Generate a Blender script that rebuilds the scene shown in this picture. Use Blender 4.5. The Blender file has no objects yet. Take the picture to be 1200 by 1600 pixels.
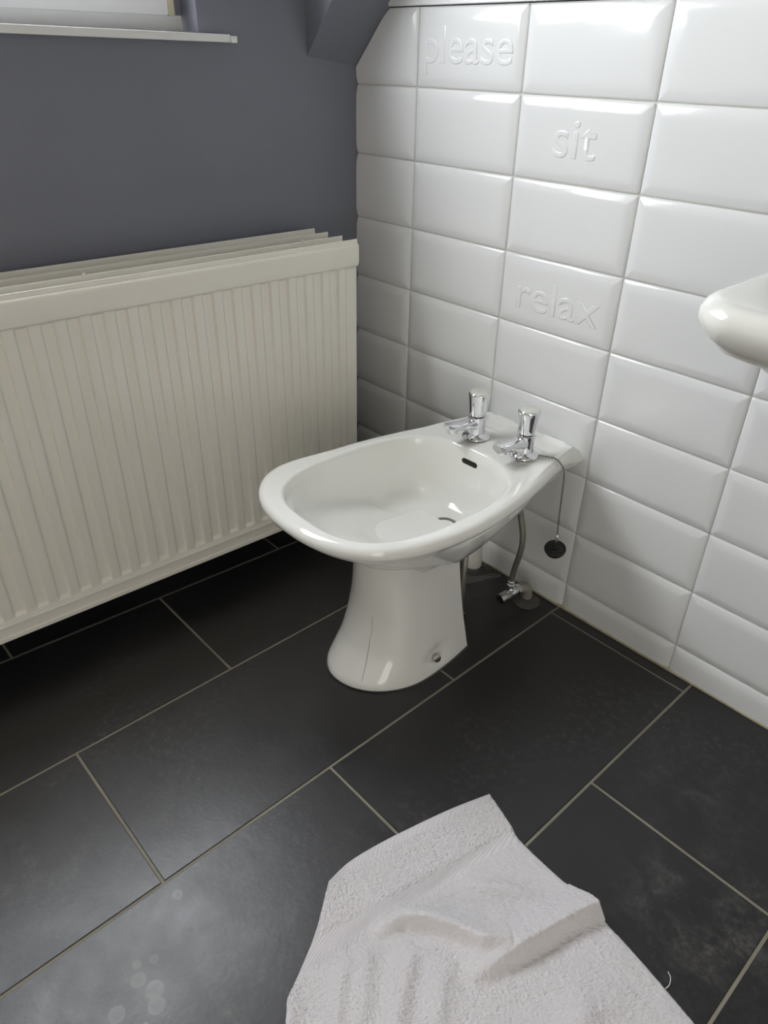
import bpy, bmesh, math, random
import numpy as np
from mathutils import Vector, Matrix

random.seed(7)
rng = np.random.default_rng(5)
scene = bpy.context.scene
COL = scene.collection

# ------------------------------------------------------------------ camera
cam_d = bpy.data.cameras.new('camera')
cam = bpy.data.objects.new('camera', cam_d)
COL.objects.link(cam)
CR = Vector((0.672008799607563, 0.7403541476900305, 0.01673048858134948))
CU = Vector((-0.4033707585364254, 0.3470003841238193, 0.8466892963629989))
CF = Vector((-0.6210444464027924, 0.5757312475592151, -0.5318245257377274))
m3 = Matrix((CR, CU, -CF)).transposed()
cam.matrix_world = Matrix.Translation((1.3157369, -1.1198812, 1.0048798)) @ m3.to_4x4()
cam_d.sensor_fit = 'VERTICAL'
cam_d.sensor_height = 32.0
cam_d.lens = 32.0 * 1142.79 / 1600.0
cam_d.clip_start = 0.02
scene.camera = cam

# ------------------------------------------------------------------ left wall frame (2.5 degrees out of square)
ANG = math.radians(2.49)
T = Vector((-math.sin(ANG), -math.cos(ANG), 0))     # along the wall, away from the corner
N = Vector((math.cos(ANG), -math.sin(ANG), 0))      # out of the wall, into the room


def L(u, n, z):
    return T * u + N * n + Vector((0, 0, z))


# ------------------------------------------------------------------ world: even overcast sky
world = bpy.data.worlds.new('world')
scene.world = world
world.use_nodes = True
wn = world.node_tree
wn.nodes.clear()
wo = wn.nodes.new('ShaderNodeOutputWorld')
bg = wn.nodes.new('ShaderNodeBackground')
tc = wn.nodes.new('ShaderNodeTexCoord')
sx = wn.nodes.new('ShaderNodeSeparateXYZ')
cr = wn.nodes.new('ShaderNodeValToRGB')
cr.color_ramp.elements[0].position = 0.47
cr.color_ramp.elements[0].color = (0.16, 0.16, 0.13, 1)
cr.color_ramp.elements[1].position = 0.53
cr.color_ramp.elements[1].color = (0.93, 0.96, 1.0, 1)
mp = wn.nodes.new('ShaderNodeMath')
mp.operation = 'MULTIPLY_ADD'
mp.inputs[1].default_value = 0.5
mp.inputs[2].default_value = 0.5
wn.links.new(tc.outputs['Generated'], sx.inputs[0])
wn.links.new(sx.outputs['Z'], mp.inputs[0])
wn.links.new(mp.outputs[0], cr.inputs[0])
wn.links.new(cr.outputs[0], bg.inputs['Color'])
bg.inputs['Strength'].default_value = 21.0
wn.links.new(bg.outputs[0], wo.inputs[0])

# ------------------------------------------------------------------ exposure and lamps
scene.view_settings.view_transform = 'Standard'
scene.view_settings.look = 'None'
scene.view_settings.exposure = 0.0
scene.view_settings.gamma = 1.0
scene.view_settings.use_curve_mapping = False
scene.cycles.max_bounces = 10
scene.cycles.diffuse_bounces = 6
scene.cycles.glossy_bounces = 6
scene.cycles.sample_clamp_indirect = 8.0
scene.cycles.caustics_reflective = False
scene.cycles.caustics_refractive = False


def area(name, loc, target, sx_, sy_, power, color, portal=False):
    d = bpy.data.lights.new(name, 'AREA')
    d.shape = 'RECTANGLE'
    d.size = sx_
    d.size_y = sy_
    d.energy = power
    d.color = color
    o = bpy.data.objects.new(name, d)
    COL.objects.link(o)
    o.location = loc
    o.rotation_euler = (Vector(target) - Vector(loc)).to_track_quat('-Z', 'Y').to_euler()
    if portal:
        d.cycles.is_portal = True
    return o


WIN_U0, WIN_U1, WIN_Z0, WIN_Z1 = 0.345, 1.40, 1.030, 1.85
wc = L((WIN_U0 + WIN_U1) / 2, -0.13, (WIN_Z0 + WIN_Z1) / 2)
area('window_portal', wc, wc + N, WIN_U1 - WIN_U0 + .1, WIN_Z1 - WIN_Z0 + .1, 1, (1, 1, 1), True)


DOOR = (-2.22, -1.47)       # unseen doorway, placed in the right-hand wall to hold a fill lamp
area('doorway_fill', (2.36, sum(DOOR) / 2, 1.05), (0, sum(DOOR) / 2, .95), .70, 1.9, 11.5, (1.0, .93, .83))  # added warm fill lamp, brightens the radiator and the window wall

# ------------------------------------------------------------------ materials
def nodes_mat(name):
    m = bpy.data.materials.new(name)
    m.use_nodes = True
    nt = m.node_tree
    b = nt.nodes['Principled BSDF']
    return m, nt, b


def mat(name, color, rough=0.5, metal=0.0, coat=0.0, bump=0.0, bscale=50, var=0.0, vscale=6, spec=0.5):
    m, nt, b = nodes_mat(name)
    b.inputs['Roughness'].default_value = rough
    b.inputs['Metallic'].default_value = metal
    b.inputs['Coat Weight'].default_value = coat
    b.inputs['Coat Roughness'].default_value = 0.04
    b.inputs['Specular IOR Level'].default_value = spec
    tc = nt.nodes.new('ShaderNodeTexCoord')
    no = nt.nodes.new('ShaderNodeTexNoise')
    no.inputs['Scale'].default_value = vscale
    no.inputs['Detail'].default_value = 5
    nt.links.new(tc.outputs['Object'], no.inputs['Vector'])
    mx = nt.nodes.new('ShaderNodeMixRGB')
    mx.inputs[1].default_value = (*[c * (1 - var) for c in color], 1)
    mx.inputs[2].default_value = (*[min(1, c * (1 + var)) for c in color], 1)
    nt.links.new(no.outputs['Fac'], mx.inputs[0])
    nt.links.new(mx.outputs[0], b.inputs['Base Color'])
    if bump:
        n2 = nt.nodes.new('ShaderNodeTexNoise')
        n2.inputs['Scale'].default_value = bscale
        n2.inputs['Detail'].default_value = 3
        nt.links.new(tc.outputs['Object'], n2.inputs['Vector'])
        bp = nt.nodes.new('ShaderNodeBump')
        bp.inputs['Strength'].default_value = 0.6
        bp.inputs['Distance'].default_value = bump
        nt.links.new(n2.outputs['Fac'], bp.inputs['Height'])
        nt.links.new(bp.outputs[0], b.inputs['Normal'])
    return m


M = {}
M['tile'] = mat('glazed_tile', (.765, .775, .775), .10, bump=.0009, bscale=14, var=.01, spec=.5)
M['grout_wall'] = mat('white_grout', (.62, .61, .57), .8, var=.12, vscale=20)
M['paint'] = mat('grey_violet_paint', (.185, .193, .232), .42, bump=.0008, bscale=60, var=.05, spec=.35)
M['white_wall'] = mat('white_wall_paint', (.78, .76, .72), .6, var=.02)
M['gloss_white'] = mat('white_gloss_paint', (.76, .77, .76), .28, var=.03)
M['upvc'] = mat('white_frame_plastic', (.80, .81, .82), .3)
M['yellowed'] = mat('yellowed_plastic', (.62, .58, .42), .4)
M['radiator'] = mat('cream_enamel', (.79, .77, .70), .24, bump=.0005, bscale=120, var=.02)
M['ceramic'] = mat('white_ceramic', (.80, .80, .765), .09, coat=.6, var=.012, vscale=9)
M['ceramic_basin'] = mat('white_basin_ceramic', (.76, .76, .71), .10, coat=.5, var=.01)
M['chrome'] = mat('chrome', (.82, .83, .85), .06, metal=1)
M['dull_chrome'] = mat('worn_chrome', (.55, .54, .51), .25, metal=1, var=.1, vscale=80)
M['cap_cream'] = mat('pale_tap_cap', (.62, .64, .57), .25, metal=.35)
M['ball_chain'] = mat('tarnished_ball_chain', (.22, .205, .18), .3, metal=.9)
M['drain_metal'] = mat('dull_drain_metal', (.20, .20, .20), .55, metal=.5)
M['rubber'] = mat('black_rubber', (.012, .012, .012), .35)
M['old_pipe'] = mat('dirty_grey_pipe', (.26, .245, .21), .45, var=.2, vscale=60)
M['black'] = mat('dark_hole', (.008, .007, .007), .6)
M['braid'] = mat('steel_braid', (.36, .34, .29), .38, metal=.8, bump=.002, bscale=500, var=.2, vscale=300)
M['waste'] = mat('white_waste_plastic', (.70, .68, .62), .35)
M['mortar'] = mat('grey_mortar', (.075, .072, .068), .85, bump=.01, bscale=60, var=.3, vscale=25)
M['caulk'] = mat('yellowed_sealant', (.42, .38, .27), .5, var=.45, vscale=40)
M['crack'] = mat('brown_hairline', (.16, .10, .05), .7)
M['thread'] = mat('white_thread', (.75, .74, .72), .8)
M['grout_floor'] = mat('beige_floor_grout', (.26, .24, .185), .85, bump=.002, bscale=120, var=.3, vscale=14)


def floor_mat():
    m, nt, b = nodes_mat('charcoal_floor_tile')
    N_ = nt.nodes
    Lk = nt.links
    geo = N_.new('ShaderNodeNewGeometry')

    def noise(scale, detail=6, rough=.6, dist=0.0):
        n = N_.new('ShaderNodeTexNoise')
        n.inputs['Scale'].default_value = scale
        n.inputs['Detail'].default_value = detail
        n.inputs['Roughness'].default_value = rough
        n.inputs['Distortion'].default_value = dist
        Lk.new(geo.outputs['Position'], n.inputs['Vector'])
        return n

    def ramp(src, a, bb, c0=0.0, c1=1.0):
        r = N_.new('ShaderNodeMapRange')
        r.interpolation_type = 'SMOOTHSTEP'
        r.inputs['From Min'].default_value = a
        r.inputs['From Max'].default_value = bb
        r.inputs['To Min'].default_value = c0
        r.inputs['To Max'].default_value = c1
        Lk.new(src, r.inputs['Value'])
        return r.outputs[0]

    def math_(op, a, bb):
        k = N_.new('ShaderNodeMath')
        k.operation = op
        for i, v in enumerate((a, bb)):
            if isinstance(v, (int, float)):
                k.inputs[i].default_value = v
            else:
                Lk.new(v, k.inputs[i])
        return k.outputs[0]

    n1 = noise(7, 8, .62)
    n2 = noise(75, 7, .72, .1)
    n3 = noise(3.1, 4, .5)
    n5_ = noise(19, 6, .65, .4)
    # chalky worn deposits lie in patches
    patch = math_('MULTIPLY', ramp(n3.outputs['Fac'], .48, .66, 0, .4), ramp(n2.outputs['Fac'], .46, .74))
    sp = None
    # older limescale deposits, where water has been standing
    for x, y, r, k in [(.78, -1.00, .28, .95), (.66, -.88, .18, .45), (1.22, -.40, .17, .8), (.60, -1.10, .22, .5), (1.10, -.20, .2, .3)]:
        d = N_.new('ShaderNodeVectorMath')
        d.operation = 'DISTANCE'
        Lk.new(geo.outputs['Position'], d.inputs[0])
        d.inputs[1].default_value = (x, y, 0)
        area_ = math_('MULTIPLY', ramp(d.outputs['Value'], r, r * .2, 0, k), ramp(n5_.outputs['Fac'], .40, .68))
        patch = math_('MAXIMUM', patch, math_('MULTIPLY', area_, ramp(n2.outputs['Fac'], .30, .72)))
    # dried water spots
    for (x, y, r) in [(.768, -1.022, .010), (.792, -1.012, .0125), (.810, -1.019, .0115), (.787, -1.060, .011),
                      (.749, -1.015, .006), (.758, -.995, .006), (.822, -1.040, .005), (.700, -.93, .008)]:
        d = N_.new('ShaderNodeVectorMath')
        d.operation = 'DISTANCE'
        Lk.new(geo.outputs['Position'], d.inputs[0])
        d.inputs[1].default_value = (x, y, 0)
        s = math_('MULTIPLY', ramp(d.outputs['Value'], r, r * .86), ramp(d.outputs['Value'], r * .1, r, .5, 1))
        sp = s if sp is None else math_('MAXIMUM', sp, s)
    base = N_.new('ShaderNodeMixRGB')
    base.inputs[1].default_value = (.0085, .0080, .0092, 1)
    base.inputs[2].default_value = (.020, .019, .020, 1)
    Lk.new(n1.outputs['Fac'], base.inputs[0])
    m1 = N_.new('ShaderNodeMixRGB')
    m1.inputs[2].default_value = (.17, .165, .155, 1)
    Lk.new(base.outputs[0], m1.inputs[1])
    Lk.new(math_('MULTIPLY', patch, .72), m1.inputs[0])
    m2 = N_.new('ShaderNodeMixRGB')
    m2.inputs[2].default_value = (.30, .30, .28, 1)
    Lk.new(m1.outputs[0], m2.inputs[1])
    Lk.new(math_('MULTIPLY', sp, math_('MULTIPLY', n2.outputs['Fac'], .62)), m2.inputs[0])
    Lk.new(m2.outputs[0], b.inputs['Base Color'])
    rr = math_('ADD', ramp(n1.outputs['Fac'], .3, .7, .33, .41), math_('MULTIPLY', patch, .10))
    Lk.new(rr, b.inputs['Roughness'])
    b.inputs['Specular IOR Level'].default_value = .62
    n4 = noise(160, 3)
    n5 = noise(22, 5, .65)
    hh = math_('ADD', math_('MULTIPLY', n4.outputs['Fac'], .3), n5.outputs['Fac'])
    bp = N_.new('ShaderNodeBump')
    bp.inputs['Strength'].default_value = .35
    bp.inputs['Distance'].default_value = .0012
    Lk.new(hh, bp.inputs['Height'])
    Lk.new(bp.outputs[0], b.inputs['Normal'])
    return m


M['floor_tile'] = floor_mat()


def towel_mat(name, ribbed):
    m, nt, b = nodes_mat(name)
    N_ = nt.nodes
    Lk = nt.links
    b.inputs['Base Color'].default_value = (.70, .675, .69, 1)
    b.inputs['Roughness'].default_value = .95
    b.inputs['Sheen Weight'].default_value = .35
    b.inputs['Specular IOR Level'].default_value = .1
    tc = N_.new('ShaderNodeTexCoord')
    bp = N_.new('ShaderNodeBump')
    if ribbed:
        uvm = N_.new('ShaderNodeUVMap')
        w = N_.new('ShaderNodeTexWave')
        w.wave_type = 'BANDS'
        w.bands_direction = 'DIAGONAL'
        w.inputs['Scale'].default_value = 72
        Lk.new(uvm.outputs[0], w.inputs['Vector'])
        Lk.new(w.outputs['Fac'], bp.inputs['Height'])
        bp.inputs['Strength'].default_value = .7
        bp.inputs['Distance'].default_value = .0012
    else:
        n = N_.new('ShaderNodeTexNoise')
        n.inputs['Scale'].default_value = 420
        n.inputs['Detail'].default_value = 4
        Lk.new(tc.outputs['Object'], n.inputs['Vector'])
        Lk.new(n.outputs['Fac'], bp.inputs['Height'])
        bp.inputs['Strength'].default_value = .8
        bp.inputs['Distance'].default_value = .002
    Lk.new(bp.outputs[0], b.inputs['Normal'])
    return m


M['terry'] = towel_mat('terry_loops', False)
M['woven'] = towel_mat('woven_rib', True)

gm, gnt, gb = nodes_mat('window_glass')
gnt.nodes.remove(gb)
tr = gnt.nodes.new('ShaderNodeBsdfTransparent')
gl = gnt.nodes.new('ShaderNodeBsdfGlossy')
gl.inputs['Roughness'].default_value = .02
fr = gnt.nodes.new('ShaderNodeFresnel')
mxs = gnt.nodes.new('ShaderNodeMixShader')
gnt.nodes.remove(fr)
mxs.inputs[0].default_value = .06
gnt.links.new(tr.outputs[0], mxs.inputs[1])
gnt.links.new(gl.outputs[0], mxs.inputs[2])
gnt.links.new(mxs.outputs[0], gnt.nodes['Material Output'].inputs[0])
M['glass'] = gm


# ------------------------------------------------------------------ helpers
def tag(o, label=None, cat=None, group=None, kind=None):
    if label:
        o['label'] = label
    if cat:
        o['category'] = cat
    if group:
        o['group'] = group
    if kind:
        o['kind'] = kind
    return o


def empty(name, loc, rz=0.0):
    o = bpy.data.objects.new(name, None)
    o.empty_display_size = .05
    COL.objects.link(o)
    o.location = loc
    o.rotation_euler = (0, 0, rz)
    return o


def world_of(o):
    return Matrix.Translation(o.location) @ Matrix.Rotation(o.rotation_euler.z, 4, 'Z')


def obj(name, bm, material, parent=None, smooth=False, world_coords=True, angle=None):
    """link a bmesh as one object; coordinates are world ones, brought into the parent's frame"""
    me = bpy.data.meshes.new(name)
    if parent is not None and world_coords:
        chain = []
        p = parent
        while p is not None:
            chain.append(p)
            p = p.parent
        mw = Matrix.Identity(4)
        for p in reversed(chain):
            mw = mw @ world_of(p)
        bm.transform(mw.inverted())
    bmesh.ops.recalc_face_normals(bm, faces=bm.faces[:])
    if smooth:
        for f in bm.faces:
            f.smooth = True
    bm.to_mesh(me)
    bm.free()
    me.materials.append(material)
    if smooth and angle:
        me.set_sharp_from_angle(angle=math.radians(angle))
    o = bpy.data.objects.new(name, me)
    COL.objects.link(o)
    if parent is not None:
        o.parent = parent
    return o


def add_hexa(bm, pts):
    vs = [bm.verts.new(p) for p in pts]
    for f in ((0, 1, 2, 3), (7, 6, 5, 4), (0, 4, 5, 1), (1, 5, 6, 2), (2, 6, 7, 3), (3, 7, 4, 0)):
        bm.faces.new([vs[i] for i in f])
    return vs


def add_box(bm, x0, x1, y0, y1, z0, z1, f=None):
    pts = [(x0, y0, z0), (x1, y0, z0), (x1, y1, z0), (x0, y1, z0), (x0, y0, z1), (x1, y0, z1), (x1, y1, z1), (x0, y1, z1)]
    if f:
        pts = [f(*p) for p in pts]
    return add_hexa(bm, pts)


def bevel_all(bm, w, seg=2):
    bmesh.ops.bevel(bm, geom=bm.edges[:], offset=w, segments=seg, profile=.6, affect='EDGES')


def loft(bm, rings, close_start=True, close_end=True, closed=True):
    """rings: list of equally long lists of points"""
    vr = [[bm.verts.new(p) for p in r] for r in rings]
    n = len(vr[0])
    for a, b in zip(vr[:-1], vr[1:]):
        for i in range(n if closed else n - 1):
            j = (i + 1) % n
            bm.faces.new((a[i], a[j], b[j], b[i]))
    if close_start:
        bm.faces.new(list(reversed(vr[0])))
    if close_end:
        bm.faces.new(vr[-1])
    return vr


def lathe(bm, prof, center, axis=Vector((0, 0, 1)), seg=32, close=True):
    axis = Vector(axis).normalized()
    a = axis.orthogonal().normalized()
    b = axis.cross(a)
    c = Vector(center)
    rings = []
    for r, h in prof:
        r = max(r, 1e-4)
        rings.append([c + axis * h + (a * math.cos(t) + b * math.sin(t)) * r
                      for t in [2 * math.pi * i / seg for i in range(seg)]])
    return loft(bm, rings, close, close)


def catmull(pts, n=8):
    pts = [Vector(p) for p in pts]
    P = [pts[0] * 2 - pts[1]] + pts + [pts[-1] * 2 - pts[-2]]
    out = []
    for i in range(1, len(P) - 2):
        for k in range(n):
            t = k / n
            p0, p1, p2, p3 = P[i - 1:i + 3]
            out.append(.5 * ((2 * p1) + (p2 - p0) * t + (2 * p0 - 5 * p1 + 4 * p2 - p3) * t * t +
                             (3 * p1 - 3 * p2 + p3 - p0) * t ** 3))
    out.append(pts[-1])
    return out


def tube(bm, path, r, seg=12):
    path = [Vector(p) for p in path]
    rings = []
    t0 = (path[1] - path[0]).normalized()
    a = t0.orthogonal().normalized()
    for i, p in enumerate(path):
        t = (path[min(i + 1, len(path) - 1)] - path[max(i - 1, 0)]).normalized()
        a = (a - t * a.dot(t)).normalized()
        b = t.cross(a)
        rr = r(i / (len(path) - 1)) if callable(r) else r
        rings.append([p + (a * math.cos(q) + b * math.sin(q)) * rr for q in [2 * math.pi * k / seg for k in range(seg)]])
    loft(bm, rings)


def smooth(a, b, x):
    t = min(1, max(0, (x - a) / (b - a)))
    return t * t * (3 - 2 * t)


# ------------------------------------------------------------------ floor
floor = empty('floor', (0, 0, 0))
tag(floor, kind='structure')
bm = bmesh.new()
add_box(bm, -.2, 2.45, -2.5, .1, -.06, -.0016)
obj('floor_grout', bm, M['grout_floor'], floor)


def floor_tile(q4):
    """quad of the joint lines, shrunk by half a joint, with an eased edge"""
    g = .0024
    c = sum((Vector((x, y, 0)) for x, y in q4), Vector()) / 4
    pts = [Vector((x, y, 0)) for x, y in q4]

    def inset(ps, d):
        out = []
        n = len(ps)
        for i in range(n):
            p, a, b_ = ps[i], ps[i - 1], ps[(i + 1) % n]
            e1 = (p - a).normalized()
            e2 = (b_ - p).normalized()
            n1 = Vector((-e1.y, e1.x, 0))
            n2 = Vector((-e2.y, e2.x, 0))
            k = d / (1 + n1.dot(n2))
            out.append(p + (n1 + n2) * k)
        return out
    area2 = sum(pts[i].x * pts[(i + 1) % 4].y - pts[(i + 1) % 4].x * pts[i].y for i in range(4))
    if area2 < 0:
        pts.reverse()
    bm = bmesh.new()
    dz = random.uniform(-.0002, .0003)
    r1 = inset(pts, g)
    r2 = inset(pts, g + .0008)
    rings = [[p + Vector((0, 0, -.01)) for p in r1], [p + Vector((0, 0, -.0009 + dz)) for p in r1],
             [p + Vector((0, 0, dz)) for p in r2]]
    loft(bm, rings)
    obj('floor_tile', bm, M['floor_tile'], floor)


def x1(y):          # the cut strip along the window wall widens away from the corner
    return .119 + .0555 * y


def xw(y):
    return .0435 * y


XS = [None, None, .3685, .672, .978, 1.280, 1.582, 1.884, 2.186, 2.45]
PITCH = .603
for s in range(0, 9):
    odd = (s % 2 == 1)
    first = -.031 if odd else -.333
    ys = [.02, first]
    while ys[-1] > -2.45:
        ys.append(ys[-1] - PITCH)
    for ya, yb in zip(ys[:-1], ys[1:]):
        yb = max(yb, -2.5)
        if s == 0:
            q = [(xw(ya) - .004, ya), (x1(ya), ya), (x1(yb), yb), (xw(yb) - .004, yb)]
        elif s == 1:
            q = [(x1(ya), ya), (XS[2], ya), (XS[2], yb), (x1(yb), yb)]
        else:
            q = [(XS[s], ya), (XS[s + 1], ya), (XS[s + 1], yb), (XS[s], yb)]
        if abs(ya - yb) > .02:
            floor_tile(q)

# ------------------------------------------------------------------ tiled wall (wall_back)
YG = .0045          # grout face
ZF = .061           # height of the lowest joint
RH = .127
XA = .1733
CW = .2512
ZTOP = ZF + 8 * RH
wall_back = empty('wall_back', (0, 0, 0))
tag(wall_back, kind='structure')
bm = bmesh.new()
add_box(bm, -.15, 2.45, YG, .12, -.06, ZTOP - .001)
obj('wall_grout', bm, M['grout_wall'], wall_back)
bm = bmesh.new()
add_box(bm, -.15, 2.45, .012, .12, ZTOP - .001, 2.5)
obj('painted_upper_wall', bm, M['paint'], wall_back)


def tile_bm(w, h, dense=False):
    """pillow-bevelled tile centred at the origin, face towards -y"""
    bm = bmesh.new()
    prof = [(0, .0095), (0, .0030), (.0006, .0021), (.0035, .0008), (.0070, -.0002), (.0105, -.0013), (.0140, -.0020), (.0180, -.0024), (.023, -.0026), (.028, -.0027)]
    rings = []
    nc = 3
    for d, y in prof:
        r = max(.0004, .003 - d * .1) if d < .003 else .0012 + d * .12
        pts = []
        hw, hh = w / 2 - d, h / 2 - d
        for cx, cz, a0 in ((1, 1, 0), (-1, 1, 90), (-1, -1, 180), (1, -1, 270)):
            for k in range(nc + 1):
                a = math.radians(a0 + 90 * k / nc)
                pts.append(((hw - r) * cx + r * math.cos(a), y, (hh - r) * cz + r * math.sin(a)))
        rings.append(pts)
    loft(bm, rings)
    return bm


full_tile_me = None


def place_tile(cx, cz, cuts=()):
    """cuts: list of (point, normal) in world coordinates, the side the normal points to is removed"""
    global full_tile_me
    w, h = CW - .0022, RH - .0022
    tilt = (random.gauss(0, .0016), 0, random.gauss(0, .0016))
    if not cuts:
        if full_tile_me is None:
            b0 = tile_bm(w, h)
            bmesh.ops.recalc_face_normals(b0, faces=b0.faces[:])
            for f in b0.faces:
                f.smooth = True
            full_tile_me = bpy.data.meshes.new('tile')
            b0.to_mesh(full_tile_me)
            b0.free()
            full_tile_me.materials.append(M['tile'])
            full_tile_me.set_sharp_from_angle(angle=math.radians(50))
        o = bpy.data.objects.new('tile', full_tile_me)
        COL.objects.link(o)
        o.parent = wall_back
        o.location = (cx, 0, cz)
        o.rotation_euler = tilt
        return o
    bm = tile_bm(w, h)
    for p, n in cuts:
        p = Vector(p) - Vector((cx, 0, cz))
        bmesh.ops.bisect_plane(bm, geom=bm.verts[:] + bm.edges[:] + bm.faces[:], plane_co=p, plane_no=n, clear_outer=True)
        be = [e for e in bm.edges if e.is_boundary]
        if be:
            bmesh.ops.holes_fill(bm, edges=be, sides=0)
    if len(bm.faces) < 4:
        bm.free()
        return None
    o = obj('tile', bm, M['tile'], wall_back, smooth=True, world_coords=False, angle=50)
    o.location = (cx, 0, cz)
    o.rotation_euler = tilt
    return o


def lettering(tile, word, x0, x1_, zbase, zasc):
    cu = bpy.data.curves.new('lettering', 'FONT')
    cu.body = word
    cu.size = 1.0
    cu.extrude = .0
    tmp = bpy.data.objects.new('tmp', cu)
    COL.objects.link(tmp)
    bpy.context.view_layer.update()
    dg = bpy.context.evaluated_depsgraph_get()
    me0 = bpy.data.meshes.new_from_object(tmp.evaluated_get(dg))
    xs = [v.co.x for v in me0.vertices]
    ys = [v.co.y for v in me0.vertices]
    wid, asc = max(xs) - min(xs), max(ys)
    xmin = min(xs)
    bpy.data.meshes.remove(me0)
    sc_ = (zasc - zbase) / asc
    cu.size = sc_
    cu.resolution_u = 6
    cu.extrude = .0002
    cu.offset = -.0013
    cu.space_character = 1.0
    cu.bevel_depth = .0024
    cu.bevel_resolution = 4
    bpy.context.view_layer.update()
    dg = bpy.context.evaluated_depsgraph_get()
    me = bpy.data.meshes.new_from_object(tmp.evaluated_get(dg))
    bpy.data.objects.remove(tmp)
    kx = (x1_ - x0) / (wid * sc_)
    me.name = 'lettering'
    tx, tz = tile.location.x, tile.location.z
    for v in me.vertices:
        x, y, z = v.co
        v.co = ((x - xmin * sc_) * kx + x0 - tx, -.0022 - z * .62, y + zbase - tz)
    for p in me.polygons:
        p.use_smooth = True
    me.materials.clear()
    me.materials.append(M['tile'])
    o = bpy.data.objects.new('lettering', me)
    COL.objects.link(o)
    o.parent = tile
    tag(o, 'raised glazed lettering reading "%s"' % word)
    return o


SLOPE_A = Vector((0, 0, .981))          # where the sloping soffit meets the window wall
SLOPE_DIR = Vector((1.0, 0, 1.035)).normalized()
SLOPE_N = Vector((-SLOPE_DIR.z, 0, SLOPE_DIR.x))
words = {(1, 7): ('please', .1945, .401, .991, 1.046), (2, 6): ('sit', .507, .588, .8635, .917),
         (2, 4): ('relax', .467, .643, .6035, .659)}
for col in range(0, 10):
    for row in range(-1, 8):
        cx = XA + (col - .5) * CW
        cz = ZF + (row + .5) * RH
        cuts = []
        if col == 0:
            cuts.append(((.0015, 0, cz), (-1, 0, 0)))
        if row == -1:
            cuts.append(((cx, 0, .0035), (0, 0, -1)))
        if col == 0 and row == 7:
            cuts.append((SLOPE_A + SLOPE_N * -.002, SLOPE_N))
        o = place_tile(cx, cz, cuts)
        if (col, row) in words:
            lettering(o, *words[(col, row)])

# sealant between wall tiles and floor
bm = bmesh.new()
add_box(bm, 0, 2.3, -.0045, .006, -.001, .0042)
bevel_all(bm, .001, 1)
obj('sealant_bead', bm, M['caulk'], wall_back)
# white capping strip on top of the tiles
bm = bmesh.new()
add_box(bm, .098, 2.3, -.006, .0115, ZTOP + .0005, ZTOP + .0135)
bevel_all(bm, .0015, 2)
tag(obj('trim_1', bm, M['gloss_white'], smooth=False), kind='structure')

# ------------------------------------------------------------------ window wall (wall_left)
wall_left = empty('wall_left', (0, 0, 0))
tag(wall_left, kind='structure')
bm = bmesh.new()
WT = -.12
add_box(bm, -.1, 2.6, WT, 0, -.06, WIN_Z0, L)
add_box(bm, -.1, WIN_U0, WT, 0, WIN_Z0, 2.45, L)
add_box(bm, WIN_U1, 2.6, WT, 0, WIN_Z0, 2.45, L)
add_box(bm, WIN_U0, WIN_U1, WT, 0, WIN_Z1, 2.45, L)
obj('painted_wall', bm, M['paint'], wall_left)

# window: white lining board, frame, sash and pane
window = empty('window_1', L((WIN_U0 + WIN_U1) / 2, -.06, WIN_Z0))
tag(window, kind='structure')
bm = bmesh.new()
add_box(bm, WIN_U0 + .004, WIN_U1 - .004, -.075, -.05, WIN_Z0, WIN_Z0 + .0235, L)
obj('window_lining', bm, M['gloss_white'], window)
bm = bmesh.new()
FZ0 = WIN_Z0 + .0235
u0, u1 = WIN_U0 + .031, WIN_U1 - .02
for a, b_, c, d in ((u0, u1, FZ0, FZ0 + .05), (u0, u1, WIN_Z1 - .05, WIN_Z1 - .002), (u0, u0 + .05, FZ0 + .05, WIN_Z1 - .05),
                    (u1 - .05, u1, FZ0 + .05, WIN_Z1 - .05), ((u0 + u1) / 2 - .03, (u0 + u1) / 2 + .03, FZ0 + .05, WIN_Z1 - .05)):
    add_box(bm, a, b_, -.095, -.042, c, d, L)
obj('window_frame', bm, M['upvc'], window)
bm = bmesh.new()
add_box(bm, u0 - .013, u0 - .0015, -.09, -.044, FZ0 - .001, WIN_Z1 - .002, L)
tag(obj('edge_strip', bm, M['yellowed'], window), 'yellowed plastic strip down the right side of the frame')
bm = bmesh.new()
add_box(bm, WIN_U0 + .0015, u0 - .0145, -.10, -.052, FZ0, WIN_Z1 - .002, L)
obj('window_reveal_filler', bm, M['paint'], window)
for a, b_ in ((u0 + .05, (u0 + u1) / 2 - .03), ((u0 + u1) / 2 + .03, u1 - .05)):
    bm = bmesh.new()
    add_box(bm, a, b_, -.072, -.068, FZ0 + .05, WIN_Z1 - .05, L)
    obj('pane', bm, M['glass'], window)

# window board with a cap piece at its right end
sill = empty('trim_2', L(.8, .01, WIN_Z0 - .013))
tag(sill, kind='structure')


def ztilt(u):
    return (u - .29) * .012


bm = bmesh.new()
add_box(bm, .300, 1.52, -.0005, .030, 0, .0118, lambda u, n, z: L(u, n, 1.0150 + z + ztilt(u)))
bevel_all(bm, .0012, 2)
obj('sill_board', bm, M['gloss_white'], sill)
bm = bmesh.new()
add_box(bm, .2868, .2992, -.0005, .0304, -.0003, .0098, lambda u, n, z: L(u, n, 1.0150 + z + ztilt(u)))
bevel_all(bm, .0012, 2)
tag(obj('end_cap', bm, M['upvc'], sill), 'short white cap closing the end of the board')

# sloping soffit, dormer cheeks and flat ceiling
ceiling = empty('ceiling', (0, 0, 0))
tag(ceiling, kind='structure')
CH = 2.35
kn = .965          # n per unit of height on the slope


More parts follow.
